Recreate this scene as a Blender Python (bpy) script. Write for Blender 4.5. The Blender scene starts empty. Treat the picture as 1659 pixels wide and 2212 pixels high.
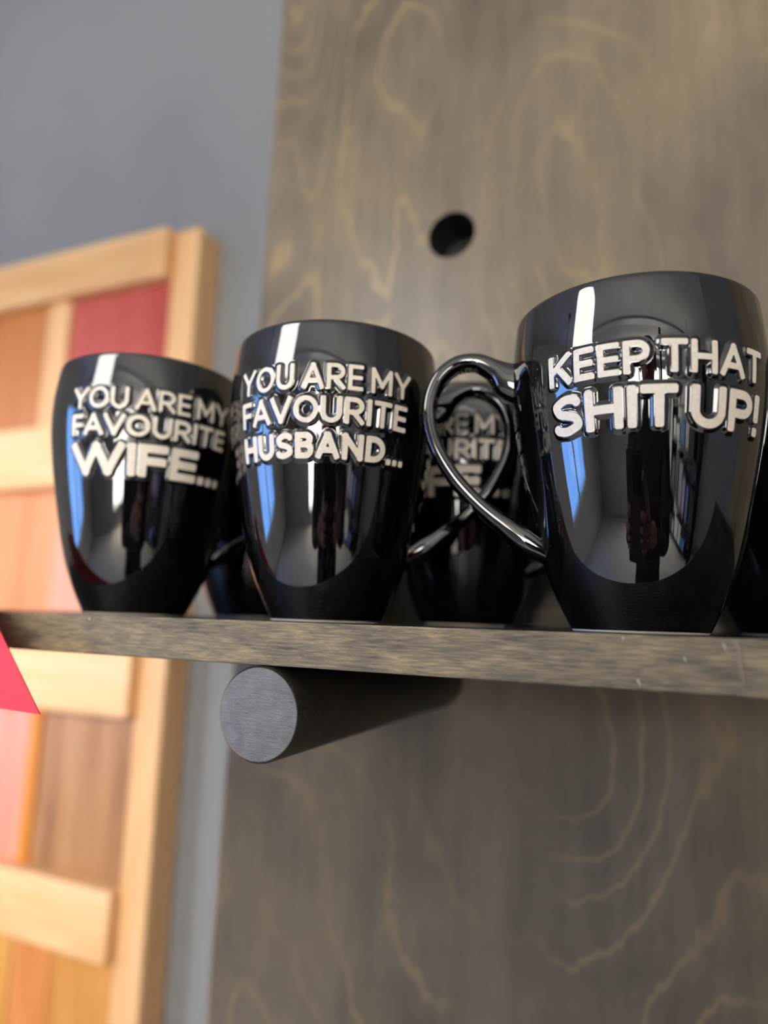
import bpy, bmesh, math, random
import numpy as np
from mathutils import Vector, Matrix

SC = bpy.context.scene
COL = SC.collection
random.seed(4)

# ------------------------------------------------------------------ camera
CAM_POS = Vector((0.10492, -0.24114, 0.00226))
YAW, PITCH, ROLL, FPX = -0.41315, 0.1547, 0.0324, 1479.8
FWD = Vector((math.sin(YAW)*math.cos(PITCH), math.cos(YAW)*math.cos(PITCH), math.sin(PITCH)))
_r = Vector((math.cos(YAW), -math.sin(YAW), 0)); _u = _r.cross(FWD)
RGT = _r*math.cos(ROLL)+_u*math.sin(ROLL); UPV = -_r*math.sin(ROLL)+_u*math.cos(ROLL)
cd = bpy.data.cameras.new('camera'); cam = bpy.data.objects.new('camera', cd); COL.objects.link(cam)
cam.matrix_world = Matrix(((RGT.x, UPV.x, -FWD.x, CAM_POS.x), (RGT.y, UPV.y, -FWD.y, CAM_POS.y),
                           (RGT.z, UPV.z, -FWD.z, CAM_POS.z), (0, 0, 0, 1)))
cd.sensor_fit = 'VERTICAL'; cd.sensor_height = 36.0; cd.sensor_width = 27.0
cd.lens = FPX/2212*36.0
cd.clip_start = 0.005; cd.clip_end = 60
cd.dof.use_dof = True; cd.dof.focus_distance = 0.264; cd.dof.aperture_fstop = cd.lens/6.9
SC.camera = cam
SC.cycles.max_bounces = 7; SC.cycles.diffuse_bounces = 4; SC.cycles.glossy_bounces = 4; SC.cycles.transparent_max_bounces = 8
SC.cycles.use_adaptive_sampling = True; SC.cycles.adaptive_threshold = 0.05; SC.cycles.adaptive_min_samples = 16
SC.cycles.caustics_reflective = False; SC.cycles.caustics_refractive = False

# ------------------------------------------------------------------ world, exposure, daylight
wd = bpy.data.worlds.new('world'); SC.world = wd; wd.use_nodes = True
bg = wd.node_tree.nodes['Background']; bg.inputs['Color'].default_value = (1.0, 0.94, 0.86, 1); bg.inputs['Strength'].default_value = 14.5
SC.view_settings.view_transform = 'Standard'; SC.view_settings.look = 'None'
SC.view_settings.gamma = 1.0; SC.view_settings.use_curve_mapping = False
SC.view_settings.exposure = 0.42
PENDANT_E = 6.5      # glow of the pendant shade
CEIL_FILL_E = 2.5      # glow of the added ceiling fill troughs
SPOT_W = 62.0         # ceiling spot aimed at the wood board

# ------------------------------------------------------------------ helpers
def link(o, parent=None):
    COL.objects.link(o)
    if parent is not None: o.parent = parent
    return o
def tag(o, label=None, cat=None, group=None, kind=None):
    if label: o['label'] = label
    if cat: o['category'] = cat
    if group: o['group'] = group
    if kind: o['kind'] = kind
    return o
def empty(name, loc=(0, 0, 0), rz=0.0):
    o = bpy.data.objects.new(name, None); o.empty_display_size = 0.02
    o.location = loc; o.rotation_euler = (0, 0, rz); COL.objects.link(o); return o
def mesh_obj(name, verts, faces, mat=None, parent=None, smooth=False):
    me = bpy.data.meshes.new(name); me.from_pydata([tuple(v) for v in verts], [], faces); me.update()
    if mat: me.materials.append(mat)
    if smooth: me.polygons.foreach_set('use_smooth', [True]*len(me.polygons))
    return link(bpy.data.objects.new(name, me), parent)
def bm_obj(name, bm, mat=None, parent=None, smooth=False):
    me = bpy.data.meshes.new(name); bm.normal_update(); bm.to_mesh(me); bm.free()
    if mat: me.materials.append(mat)
    if smooth: me.polygons.foreach_set('use_smooth', [True]*len(me.polygons))
    return link(bpy.data.objects.new(name, me), parent)
def box_bm(x0, x1, y0, y1, z0, z1, bev=0.0, seg=2, bm=None):
    b = bmesh.new()
    bmesh.ops.create_cube(b, size=1.0)
    for v in b.verts:
        v.co = Vector(((x0+x1)/2+v.co.x*(x1-x0), (y0+y1)/2+v.co.y*(y1-y0), (z0+z1)/2+v.co.z*(z1-z0)))
    if bev > 0: bmesh.ops.bevel(b, geom=b.edges[:], offset=bev, segments=seg, profile=0.5, affect='EDGES')
    if bm is not None:
        tmp = bpy.data.meshes.new('t'); b.to_mesh(tmp); b.free(); bm.from_mesh(tmp); bpy.data.meshes.remove(tmp); return bm
    return b
def box(name, x0, x1, y0, y1, z0, z1, mat, parent=None, bev=0.0, seg=2):
    return bm_obj(name, box_bm(x0, x1, y0, y1, z0, z1, bev, seg), mat, parent)
def lathe(name, prof, mat, parent=None, n=48, axis='Z', loc=(0, 0, 0), cap=True):
    V = []; F = []
    for (r, z) in prof:
        for k in range(n):
            a = 2*math.pi*k/n; V.append((r*math.cos(a), r*math.sin(a), z))
    m = len(prof)
    for i in range(m-1):
        for k in range(n):
            F.append((i*n+k, i*n+(k+1) % n, (i+1)*n+(k+1) % n, (i+1)*n+k))
    if cap:
        F.append(tuple(range(n))[::-1]); F.append(tuple((m-1)*n+k for k in range(n)))
    if axis == 'Y': V = [(x, z, y) for (x, y, z) in V]; F = [f[::-1] for f in F]
    V = [(x+loc[0], y+loc[1], z+loc[2]) for x, y, z in V]
    return mesh_obj(name, V, F, mat, parent, True)
def tube(name, pts, rad, mat, parent=None, n=12):
    V = []; F = []; P = [Vector(p) for p in pts]
    for i, p in enumerate(P):
        t = (P[min(i+1, len(P)-1)]-P[max(i-1, 0)]).normalized()
        a = t.orthogonal().normalized(); b = t.cross(a)
        for k in range(n):
            q = p+(a*math.cos(2*math.pi*k/n)+b*math.sin(2*math.pi*k/n))*rad; V.append(q)
    for i in range(len(P)-1):
        for k in range(n): F.append((i*n+k, i*n+(k+1) % n, (i+1)*n+(k+1) % n, (i+1)*n+k))
    F.append(tuple(range(n))[::-1]); F.append(tuple((len(P)-1)*n+k for k in range(n)))
    return mesh_obj(name, V, F, mat, parent, True)

# ------------------------------------------------------------------ materials
def newmat(name):
    m = bpy.data.materials.new(name); m.use_nodes = True
    nt = m.node_tree; b = nt.nodes['Principled BSDF']; return m, nt, b
def plain(name, col, rough=0.5, spec=0.5, ior=1.5, metal=0.0, emit=None, es=1.0):
    m, nt, b = newmat(name)
    b.inputs['Base Color'].default_value = (*col, 1); b.inputs['Roughness'].default_value = rough
    b.inputs['Specular IOR Level'].default_value = spec; b.inputs['IOR'].default_value = ior
    b.inputs['Metallic'].default_value = metal
    if emit:
        b.inputs['Emission Color'].default_value = (*emit, 1); b.inputs['Emission Strength'].default_value = es
    return m
def N(nt, t, **kw):
    n = nt.nodes.new(t)
    for k, v in kw.items(): setattr(n, k, v)
    return n
def ramp(nt, stops, interp='LINEAR'):
    r = N(nt, 'ShaderNodeValToRGB'); r.color_ramp.interpolation = interp; cr = r.color_ramp
    while len(cr.elements) < len(stops): cr.elements.new(0.5)
    for e, (p, c) in zip(cr.elements, stops):
        e.position = p; e.color = (*c, 1) if len(c) == 3 else c
    return r
def coords(nt, scale=(1, 1, 1), loc=(0, 0, 0), rot=(0, 0, 0)):
    tc = N(nt, 'ShaderNodeTexCoord'); mp = N(nt, 'ShaderNodeMapping')
    mp.inputs['Scale'].default_value = scale; mp.inputs['Location'].default_value = loc; mp.inputs['Rotation'].default_value = rot
    nt.links.new(tc.outputs['Object'], mp.inputs['Vector']); return mp.outputs['Vector']
def noise(nt, vec, scale, detail=3.0, rough=0.5, dist=0.0):
    n = N(nt, 'ShaderNodeTexNoise'); n.inputs['Scale'].default_value = scale; n.inputs['Detail'].default_value = detail
    n.inputs['Roughness'].default_value = rough; n.inputs['Distortion'].default_value = dist
    nt.links.new(vec, n.inputs['Vector']); return n.outputs['Fac']
def math_n(nt, op, a, b=None, c=None):
    m = N(nt, 'ShaderNodeMath', operation=op)
    for i, x in enumerate((a, b, c)):
        if x is None: continue
        if isinstance(x, (int, float)): m.inputs[i].default_value = x
        else: nt.links.new(x, m.inputs[i])
    return m.outputs[0]
def mixc(nt, fac, a, b, mode='MIX'):
    m = N(nt, 'ShaderNodeMix', data_type='RGBA', blend_type=mode)
    for sock, x in ((m.inputs[0], fac), (m.inputs[6], a), (m.inputs[7], b)):
        if isinstance(x, (int, float)): sock.default_value = x
        elif isinstance(x, tuple): sock.default_value = (*x, 1)
        else: nt.links.new(x, sock)
    return m.outputs[2]
def bump(nt, bsdf, h, strength=0.3, dist=0.001):
    b = N(nt, 'ShaderNodeBump'); b.inputs['Strength'].default_value = strength; b.inputs['Distance'].default_value = dist
    nt.links.new(h, b.inputs['Height']); nt.links.new(b.outputs['Normal'], bsdf.inputs['Normal'])

# dark stained plywood face of the display panel: thin pale contour lines of rotary-cut veneer
def ply_material():
    m, nt, b = newmat('stained_plywood')
    v = coords(nt, (4.2, 4.2, 2.6), (0.35, 0, 0.62))
    f = noise(nt, v, 1.0, 1.5, 0.45, 0.5)
    jag = noise(nt, coords(nt, (38, 38, 16)), 1.0, 3.0, 0.6)
    ff = math_n(nt, 'ADD', f, math_n(nt, 'MULTIPLY', jag, 0.05))
    line = ramp(nt, [(0.0, (0, 0, 0)), (0.36, (0.10,)*3), (0.47, (1, 1, 1)), (0.55, (0.12,)*3), (1.0, (0, 0, 0))])
    nt.links.new(math_n(nt, 'FRACT', math_n(nt, 'MULTIPLY', ff, 21.0)), line.inputs[0])
    brk = ramp(nt, [(0.40, (0.0,)*3), (0.66, (1, 1, 1))]); nt.links.new(noise(nt, coords(nt, (8, 8, 5), (3, 1, 2)), 1.0, 3.0), brk.inputs[0])
    lm = math_n(nt, 'MULTIPLY', line.outputs[0], brk.outputs[0])
    blot = ramp(nt, [(0.30, (0.095, 0.076, 0.052)), (0.52, (0.150, 0.117, 0.078)), (0.75, (0.205, 0.156, 0.092))])
    nt.links.new(noise(nt, coords(nt, (10, 10, 7)), 1.0, 5.0, 0.6), blot.inputs[0])
    streak = ramp(nt, [(0.3, (0.86,)*3), (0.7, (1.14,)*3)]); nt.links.new(noise(nt, coords(nt, (90, 90, 7)), 1.0, 4.0, 0.6), streak.inputs[0])
    c = mixc(nt, 1.0, blot.outputs[0], streak.outputs[0], 'MULTIPLY')
    c = mixc(nt, math_n(nt, 'MULTIPLY', lm, 0.75), c, (0.33, 0.235, 0.115))
    nt.links.new(c, b.inputs['Base Color'])
    b.inputs['Roughness'].default_value = 0.31; b.inputs['Specular IOR Level'].default_value = 0.50
    bump(nt, b, noise(nt, coords(nt, (40, 40, 14)), 1.0, 3.0), 0.10, 0.002)
    return m
# brown varnished board with streaks along X, worn paint bumps
def shelf_material(name, dark, mid, light, rough=0.34, bs=1.0):
    m, nt, b = newmat(name)
    st = noise(nt, coords(nt, (90, 700, 1100)), 1.0, 4.0, 0.62, 0.4)
    bl = noise(nt, coords(nt, (30, 60, 110), (1, 3, 2)), 1.0, 4.0, 0.65)
    g = math_n(nt, 'ADD', math_n(nt, 'MULTIPLY', st, 0.55), math_n(nt, 'MULTIPLY', bl, 0.45))
    r = ramp(nt, [(0.36, dark), (0.50, mid), (0.63, light)]); nt.links.new(g, r.inputs[0])
    nt.links.new(r.outputs[0], b.inputs['Base Color'])
    b.inputs['Roughness'].default_value = rough
    h = math_n(nt, 'ADD', math_n(nt, 'MULTIPLY', noise(nt, coords(nt, (350, 1400, 1400)), 1.0, 4.0, 0.7), 0.9), math_n(nt, 'MULTIPLY', noise(nt, coords(nt, (120, 120, 160)), 1.0, 2.0), 0.6))
    bump(nt, b, h, bs, 0.0007)
    return m
def grain_material(name, cols, axis='Z', rough=0.5, sc=1.0, line=None):
    m, nt, b = newmat(name)
    s = {'Z': (60*sc, 60*sc, 5*sc), 'X': (5*sc, 60*sc, 60*sc)}[axis]
    n = noise(nt, coords(nt, s), 1.0, 3.0, 0.55, 0.4)
    big = noise(nt, coords(nt, tuple(x*0.18 for x in s), (2, 1, 4)), 1.0, 2.0)
    g = math_n(nt, 'ADD', math_n(nt, 'MULTIPLY', n, 0.5), math_n(nt, 'MULTIPLY', big, 0.5))
    k = len(cols); r = ramp(nt, [(0.36+0.28*i/(k-1), c) for i, c in enumerate(cols)]); nt.links.new(g, r.inputs[0])
    nt.links.new(r.outputs[0], b.inputs['Base Color']); b.inputs['Roughness'].default_value = rough
    bump(nt, b, n, 0.12, 0.001)
    return m
def wall_material(name, col, sc=90, amt=0.06):
    m, nt, b = newmat(name)
    r = ramp(nt, [(0.3, tuple(c*(1-amt) for c in col)), (0.7, tuple(c*(1+amt) for c in col))])
    nt.links.new(noise(nt, coords(nt, (3, 3, 3)), 1.0, 4.0), r.inputs[0]); nt.links.new(r.outputs[0], b.inputs['Base Color'])
    b.inputs['Roughness'].default_value = 0.75
    bump(nt, b, noise(nt, coords(nt, (sc, sc, sc)), 1.0, 2.0), 0.12, 0.001); return m

M_PLY = ply_material()
M_HOLE = plain('bore_shade', (0.02, 0.018, 0.017), 0.7)  # near-black tone stands in for the shade inside the hole
M_SHELF = shelf_material('varnished_shelf', (0.095, 0.078, 0.055), (0.235, 0.188, 0.120), (0.47, 0.35, 0.19))
M_PEG = shelf_material('dark_stained_dowel', (0.012, 0.010, 0.008), (0.022, 0.018, 0.013), (0.05, 0.037, 0.022), 0.42, 0.25)
M_GREY = wall_material('grey_wall_paint', (0.215, 0.219, 0.225))
M_WHITE = wall_material('white_ceiling_paint', (0.50, 0.49, 0.475), 40)
M_FLOOR = wall_material('pale_floor', (0.66, 0.63, 0.58), 20)
M_PINE = grain_material('pale_pine', [(0.66, 0.37, 0.15), (0.77, 0.47, 0.22), (0.81, 0.53, 0.29)], 'X', 0.45)
M_PINEV = grain_material('pale_pine_upright', [(0.64, 0.35, 0.14), (0.75, 0.44, 0.20), (0.80, 0.51, 0.27)], 'Z', 0.45)
def glaze_material():
    m, nt, b = newmat('glossy_black_glaze')
    b.inputs['Base Color'].default_value = (0.004, 0.004, 0.0045, 1)
    b.inputs['Roughness'].default_value = 0.025; b.inputs['IOR'].default_value = 2.0; b.inputs['Specular IOR Level'].default_value = 0.5
    bump(nt, b, noise(nt, coords(nt, (55, 55, 40)), 1.0, 2.0), 0.05, 0.0012)
    return m
M_GLAZE = glaze_material()
def cream_material():
    m, nt, b = newmat('cream_bisque')
    r = ramp(nt, [(0.3, (0.76, 0.69, 0.57)), (0.7, (0.87, 0.80, 0.69))]); nt.links.new(noise(nt, coords(nt, (700, 700, 700)), 1.0, 3.0), r.inputs[0])
    nt.links.new(r.outputs[0], b.inputs['Base Color']); b.inputs['Roughness'].default_value = 0.75
    bump(nt, b, noise(nt, coords(nt, (1500,)*3), 1.0, 2.0), 0.15, 0.0003); return m
M_CREAM = cream_material()
M_RED = plain('coral_red_card', (0.88, 0.048, 0.066), 0.55)
M_BLACKM = plain('black_metal', (0.015, 0.015, 0.016), 0.4)

# ================================================================== SETTING
D = 0.2158           # front face of the display panel
WY = 0.515            # grey wall behind
ZF, ZC = -1.35, 1.40 # floor, ceiling
XL, XR, YB = -2.70, 3.2, -4.6
HOLE = (-0.0472, 0.2909, 0.0186)

def structure(o): o['kind'] = 'structure'; return o
structure(box('floor', XL, XR, YB, WY, ZF-0.08, ZF, M_FLOOR))
structure(box('ceiling', XL, XR, YB, WY, ZC, ZC+0.08, M_WHITE))
structure(box('wall_front', XL-0.1, XR+0.1, WY, WY+0.1, ZF, ZC, M_GREY))
M_SHOP = wall_material('pale_grey_shop_paint', (0.46, 0.46, 0.45))
structure(box('wall_right', XR, XR+0.1, YB, WY, ZF, ZC, M_SHOP))
# back wall with a wide unseen storefront opening, added for frontal fill
SF = (0.0, 3.05, -1.20, 1.05)
wb = bmesh.new()
box_bm(XL-0.1, SF[0], YB-0.1, YB, ZF, ZC, bm=wb); box_bm(SF[1], XR+0.1, YB-0.1, YB, ZF, ZC, bm=wb)
box_bm(SF[0], SF[1], YB-0.1, YB, ZF, SF[2], bm=wb); box_bm(SF[0], SF[1], YB-0.1, YB, SF[3], ZC, bm=wb)
structure(bm_obj('wall_back', wb, M_SHOP))
# grey return wall beside the display panel with a brown wooden dado
structure(box('wall_side', 1.02, 1.10, -0.30, WY, ZF, ZC, M_SHOP))
structure(box('trim_1', 1.0, 1.02, -0.30, D-0.002, ZF, -0.28, plain('brown_dado', (0.30, 0.15, 0.065), 0.5)))
# left wall with a window opening
WIN = (-2.75, -1.05, -0.62, 0.85)
wl = bmesh.new()
box_bm(XL-0.1, XL, YB, WIN[0], ZF, ZC, bm=wl); box_bm(XL-0.1, XL, WIN[1], WY, ZF, ZC, bm=wl)
box_bm(XL-0.1, XL, WIN[0], WIN[1], ZF, WIN[2], bm=wl); box_bm(XL-0.1, XL, WIN[0], WIN[1], WIN[3], ZC, bm=wl)
structure(bm_obj('wall_left', wl, M_SHOP))
M_WINF = plain('white_window_frame', (0.7, 0.7, 0.7), 0.4)
def glass_mat(nm, col):
    m, nt, b = newmat(nm)
    nt.nodes.remove(b); out = nt.nodes['Material Output']
    t = N(nt, 'ShaderNodeBsdfTransparent'); t.inputs['Color'].default_value = (*col, 1); g = N(nt, 'ShaderNodeBsdfGlossy'); g.inputs['Roughness'].default_value = 0.0
    mx = N(nt, 'ShaderNodeMixShader'); mx.inputs[0].default_value = 0.05
    nt.links.new(t.outputs[0], mx.inputs[1]); nt.links.new(g.outputs[0], mx.inputs[2]); nt.links.new(mx.outputs[0], out.inputs[0]); return m
M_GLASS = glass_mat('clear_glass', (1, 1, 1)); M_DAYGLASS = glass_mat('blue_daylight_glass', (0.27, 0.43, 0.70))  # blue pane tint stands in for bluish daylight at the left window
win = structure(empty('window_1', (XL-0.05, (WIN[0]+WIN[1])/2, WIN[2])))
hw, hh = (WIN[1]-WIN[0])/2, WIN[3]-WIN[2]
box('window_frame', -0.04, 0.06, -hw, hw, 0, 0.05, M_WINF, win); box('window_frame', -0.04, 0.06, -hw, hw, hh-0.05, hh, M_WINF, win)
box('window_frame', -0.04, 0.06, -hw, -hw+0.05, 0.05, hh-0.05, M_WINF, win); box('window_frame', -0.04, 0.06, hw-0.05, hw, 0.05, hh-0.05, M_WINF, win)
box('mullion', -0.03, 0.05, -0.03, 0.03, 0.05, hh-0.05, M_WINF, win)
box('pane', -0.005, 0.0, -hw+0.05, -0.03, 0.05, hh-0.05, M_DAYGLASS, win); box('pane', -0.005, 0.0, 0.03, hw-0.05, 0.05, hh-0.05, M_DAYGLASS, win)
sfw = structure(empty('fill_window', (0, YB-0.05, SF[2]))); hs = SF[3]-SF[2]  # glazing added so low frontal daylight fills the display panel
M_DKF = plain('fill_window_frame', (0.04, 0.04, 0.042), 0.4)
box('window_frame', SF[0], SF[1], -0.05, 0.06, 0, 0.05, M_DKF, sfw); box('window_frame', SF[0], SF[1], -0.05, 0.06, hs-0.05, hs, M_DKF, sfw)
for i in range(5):
    x = SF[0]+0.025+(SF[1]-SF[0]-0.05)*i/4; box('mullion', x-0.025, x+0.025, -0.05, 0.06, 0.05, hs-0.05, M_DKF, sfw)
    if i < 4: box('pane', x+0.025, x+(SF[1]-SF[0]-0.05)/4-0.025, -0.004, 0.0, 0.05, hs-0.05, M_GLASS, sfw)

# ------------------------------------------------------------------ display panel with a drilled blind hole, closed behind to keep it dark
PX0, PX1, PZ0, PZ1, PT = -0.2215, 0.95, ZF, 0.95, 0.045
def panel_with_hole():
    V = []; F = []; hx, hz, hr = HOLE; n = 48
    bv = 0.003
    # front face: ring around the hole to a square, then rectangles
    sq = 0.04
    for k in range(n):
        a = 2*math.pi*k/n; V.append((hx+hr*math.cos(a), D, hz+hr*math.sin(a)))
    for k in range(n):
        a = 2*math.pi*k/n; c, s = math.cos(a), math.sin(a); q = sq/max(abs(c), abs(s)); V.append((hx+c*q, D, hz+s*q))
    for k in range(n):
        a = 2*math.pi*k/n; V.append((hx+hr*math.cos(a), D+0.038, hz+hr*math.sin(a)))
    mats = []
    for k in range(n):
        j = (k+1) % n
        F.append((k, j, n+j, n+k)); mats.append(0)
        F.append((2*n+k, 2*n+j, j, k)); mats.append(1)
    F.append(tuple(2*n+k for k in range(n))); mats.append(1)
    def quad(x0, x1, z0, z1):
        i = len(V); V.extend([(x0, D, z0), (x1, D, z0), (x1, D, z1), (x0, D, z1)]); F.append((i, i+1, i+2, i+3)); mats.append(0)
    x0, x1, z0, z1 = PX0+bv, PX1-bv, PZ0, PZ1-bv
    quad(x0, hx-sq, z0, z1); quad(hx+sq, x1, z0, z1); quad(hx-sq, hx+sq, z0, hz-sq); quad(hx-sq, hx+sq, hz+sq, z1)
    # sides with a small bevel, back
    def q4(*p):
        i = len(V); V.extend(p); F.append((i, i+1, i+2, i+3)); mats.append(0)
    Yb = D+PT
    q4((PX0, D+bv, z0), (x0, D, z0), (x0, D, z1), (PX0, D+bv, z1)); q4((PX0, Yb, z0), (PX0, D+bv, z0), (PX0, D+bv, z1), (PX0, Yb, z1))
    q4((x1, D, z0), (PX1, D+bv, z0), (PX1, D+bv, z1), (x1, D, z1)); q4((PX1, D+bv, z0), (PX1, Yb, z0), (PX1, Yb, z1), (PX1, D+bv, z1))
    q4((PX0, D+bv, z1), (x0, D, z1), (x1, D, z1), (PX1, D+bv, z1)); q4((PX0, D+bv, z1), (PX1, D+bv, z1), (PX1, Yb, z1), (PX0, Yb, z1))
    q4((PX1, Yb, z0), (PX0, Yb, z0), (PX0, Yb, z1), (PX1, Yb, z1)); q4((PX0, Yb, z0), (PX1, Yb, z0), (PX1, D+bv, z0), (PX0, D+bv, z0))
    V = [(x+(0.013*z if abs(x-PX0) < 0.004 else 0.0), y, z) for x, y, z in V]   # left edge cut a little off plumb
    o = mesh_obj('display_panel', V, F, M_PLY); o.data.materials.append(M_HOLE)
    o.data.polygons.foreach_set('material_index', mats)
    return o
tag(panel_with_hole(), 'tall dark-stained plywood display panel with a round peg hole, behind the mugs', 'panel')

# ------------------------------------------------------------------ shelf and peg
T = 0.018
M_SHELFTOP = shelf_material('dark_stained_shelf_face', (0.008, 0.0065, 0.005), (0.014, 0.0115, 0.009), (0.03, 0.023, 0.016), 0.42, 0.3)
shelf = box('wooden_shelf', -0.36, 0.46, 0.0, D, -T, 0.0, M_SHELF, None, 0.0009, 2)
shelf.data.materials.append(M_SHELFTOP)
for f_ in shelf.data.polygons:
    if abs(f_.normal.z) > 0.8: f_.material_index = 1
tag(shelf, 'dark brown varnished wooden shelf board carrying the black mugs', 'shelf')
def on_shelf_front(px, py):      # point of the shelf's front edge for a photo pixel
    d = FWD+RGT*((px-829.5)/FPX)+UPV*((1106-py)/FPX); return CAM_POS+d*(-CAM_POS.y/d.y)
M_DRIP = plain('pale_varnish_run', (0.30, 0.23, 0.17), 0.35); M_CHIP = plain('pale_chip', (0.52, 0.47, 0.40), 0.6)
q_ = [on_shelf_front(*p) for p in ((1586, 1380), (1597, 1400), (1601, 1440), (1606, 1470), (1618, 1488))]
tube('varnish_run', [(p.x, -0.0001, max(min(p.z, -.001), -.0172)) for p in q_], .00045, M_DRIP, shelf, 8)
for x_, y_, l_ in ((1566, 1398, .0022), (1381, 1476, .0024), (1480, 1424, .0014), (1346, 1368, .0012), (194, 1337, .0016)):
    p = on_shelf_front(x_, y_); z_ = max(min(p.z, -.0016), -.0165)
    tube('chip', [(p.x-l_*.25, .0001, z_+l_*.5), (p.x, -.0001, z_), (p.x+l_*.12, .0001, z_-l_*.5)], .00035, M_CHIP, shelf, 8)
PEGX, PEGR = -0.05288, 0.01908
peg = empty('shelf_peg', (PEGX, 0.0, -T-PEGR))
M_PEGEND = None
def peg_end_material():
    m, nt, b = newmat('sheen_end_grain')
    r = ramp(nt, [(0.3, (0.13, 0.124, 0.118)), (0.7, (0.21, 0.203, 0.198))])  # silvery lamp sheen put into the grey base colour
    nt.links.new(noise(nt, coords(nt, (160, 160, 160)), 1.0, 4.0, 0.6), r.inputs[0]); nt.links.new(r.outputs[0], b.inputs['Base Color'])
    b.inputs['Roughness'].default_value = 0.38; b.inputs['Specular IOR Level'].default_value = 0.9
    saw = noise(nt, coords(nt, (130, 130, 1000), (0, 0, 0), (0, math.radians(38), 0)), 1.0, 3.0, 0.6)
    spk = ramp(nt, [(0.60, (0, 0, 0)), (0.72, (1, 1, 1))]); nt.links.new(noise(nt, coords(nt, (900,)*3), 1.0, 1.0), spk.inputs[0])
    bump(nt, b, math_n(nt, 'ADD', saw, math_n(nt, 'MULTIPLY', spk.outputs[0], 0.35)), 0.6, 0.0007)
    return m
lathe('dowel', [(PEGR-0.0008, -0.0006), (PEGR, 0.0003), (PEGR, D)], M_PEG, peg, 72, 'Y', cap=False)
ef = lathe('end_face', [(PEGR-0.0008, -0.0006), (PEGR-0.0011, -0.0009)], peg_end_material(), peg, 72, 'Y', cap=False)
bmf = bmesh.new(); bmf.from_mesh(ef.data); bmesh.ops.holes_fill(bmf, edges=[e for e in bmf.edges if e.is_boundary and all(v.co.y < -.0008 for v in e.verts)], sides=0)
for f_ in bmf.faces: f_.smooth = False
bmesh.ops.recalc_face_normals(bmf, faces=bmf.faces[:])
if max(bmf.faces, key=lambda f: f.calc_area()).normal.y > 0: bmesh.ops.reverse_faces(bmf, faces=bmf.faces[:])
bmf.to_mesh(ef.data); bmf.free()
tag(peg, 'thick round dark dowel peg holding up the shelf, its sawn end facing out, grey with painted-in lamp sheen', 'peg')

# ------------------------------------------------------------------ red card corner
def red_card():
    # irregular card pinned against the shelf edge at its far side, this corner curling outward
    P = [(-0.1383, -0.030, -0.0409), (-0.1815, -0.020, -0.0076), (-0.2333, -0.0095, 0.0324), (-0.275, -0.0010, 0.030), (-0.275, -0.0006, -0.052), (-0.1751, -0.020, -0.0424)]
    ap = [Vector(p) for p in P]; th = Vector((0.0, -0.0005, 0))
    V = [p for p in ap]+[p+th for p in ap]; n = len(P)
    F = [tuple(range(n))[::-1], tuple(range(n, 2*n))]+[(i, (i+1) % n, n+(i+1) % n, n+i) for i in range(n)]
    bm = bmesh.new(); vs = [bm.verts.new(v) for v in V]
    for f in F: bm.faces.new([vs[i] for i in f])
    bmesh.ops.triangulate(bm, faces=bm.faces[:]); bmesh.ops.recalc_face_normals(bm, faces=bm.faces[:])
    return bm_obj('red_card', bm, M_RED)
tag(red_card(), 'bright coral red paper card with a pointed corner at the shelf edge', 'card')

# ================================================================== MUGS
H = 0.13016
ZK = np.array([0, .15, .35, .6, .85, 1.0])*H
RK = np.array([.02583, .03488, .04194, .04826, .05049, .0485])
def spline(x):
    m = len(ZK); h = np.diff(ZK); A = np.eye(m); b = np.zeros(m)
    for i in range(1, m-1):
        A[i, i-1] = h[i-1]; A[i, i] = 2*(h[i-1]+h[i]); A[i, i+1] = h[i]
        b[i] = 6*((RK[i+1]-RK[i])/h[i]-(RK[i]-RK[i-1])/h[i-1])
    Mm = np.linalg.solve(A, b); x = np.asarray(x, float)
    k = np.clip(np.searchsorted(ZK, x)-1, 0, m-2); a = ZK[k+1]-x; c = x-ZK[k]
    return (Mm[k]*a**3+Mm[k+1]*c**3)/(6*h[k])+(RK[k]/h[k]-Mm[k]*h[k]/6)*a+(RK[k+1]/h[k]-Mm[k+1]*h[k]/6)*c
RREF = 0.050      # arc length -> angle
RELIEF = 0.00085; HALO = 0.0015

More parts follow.
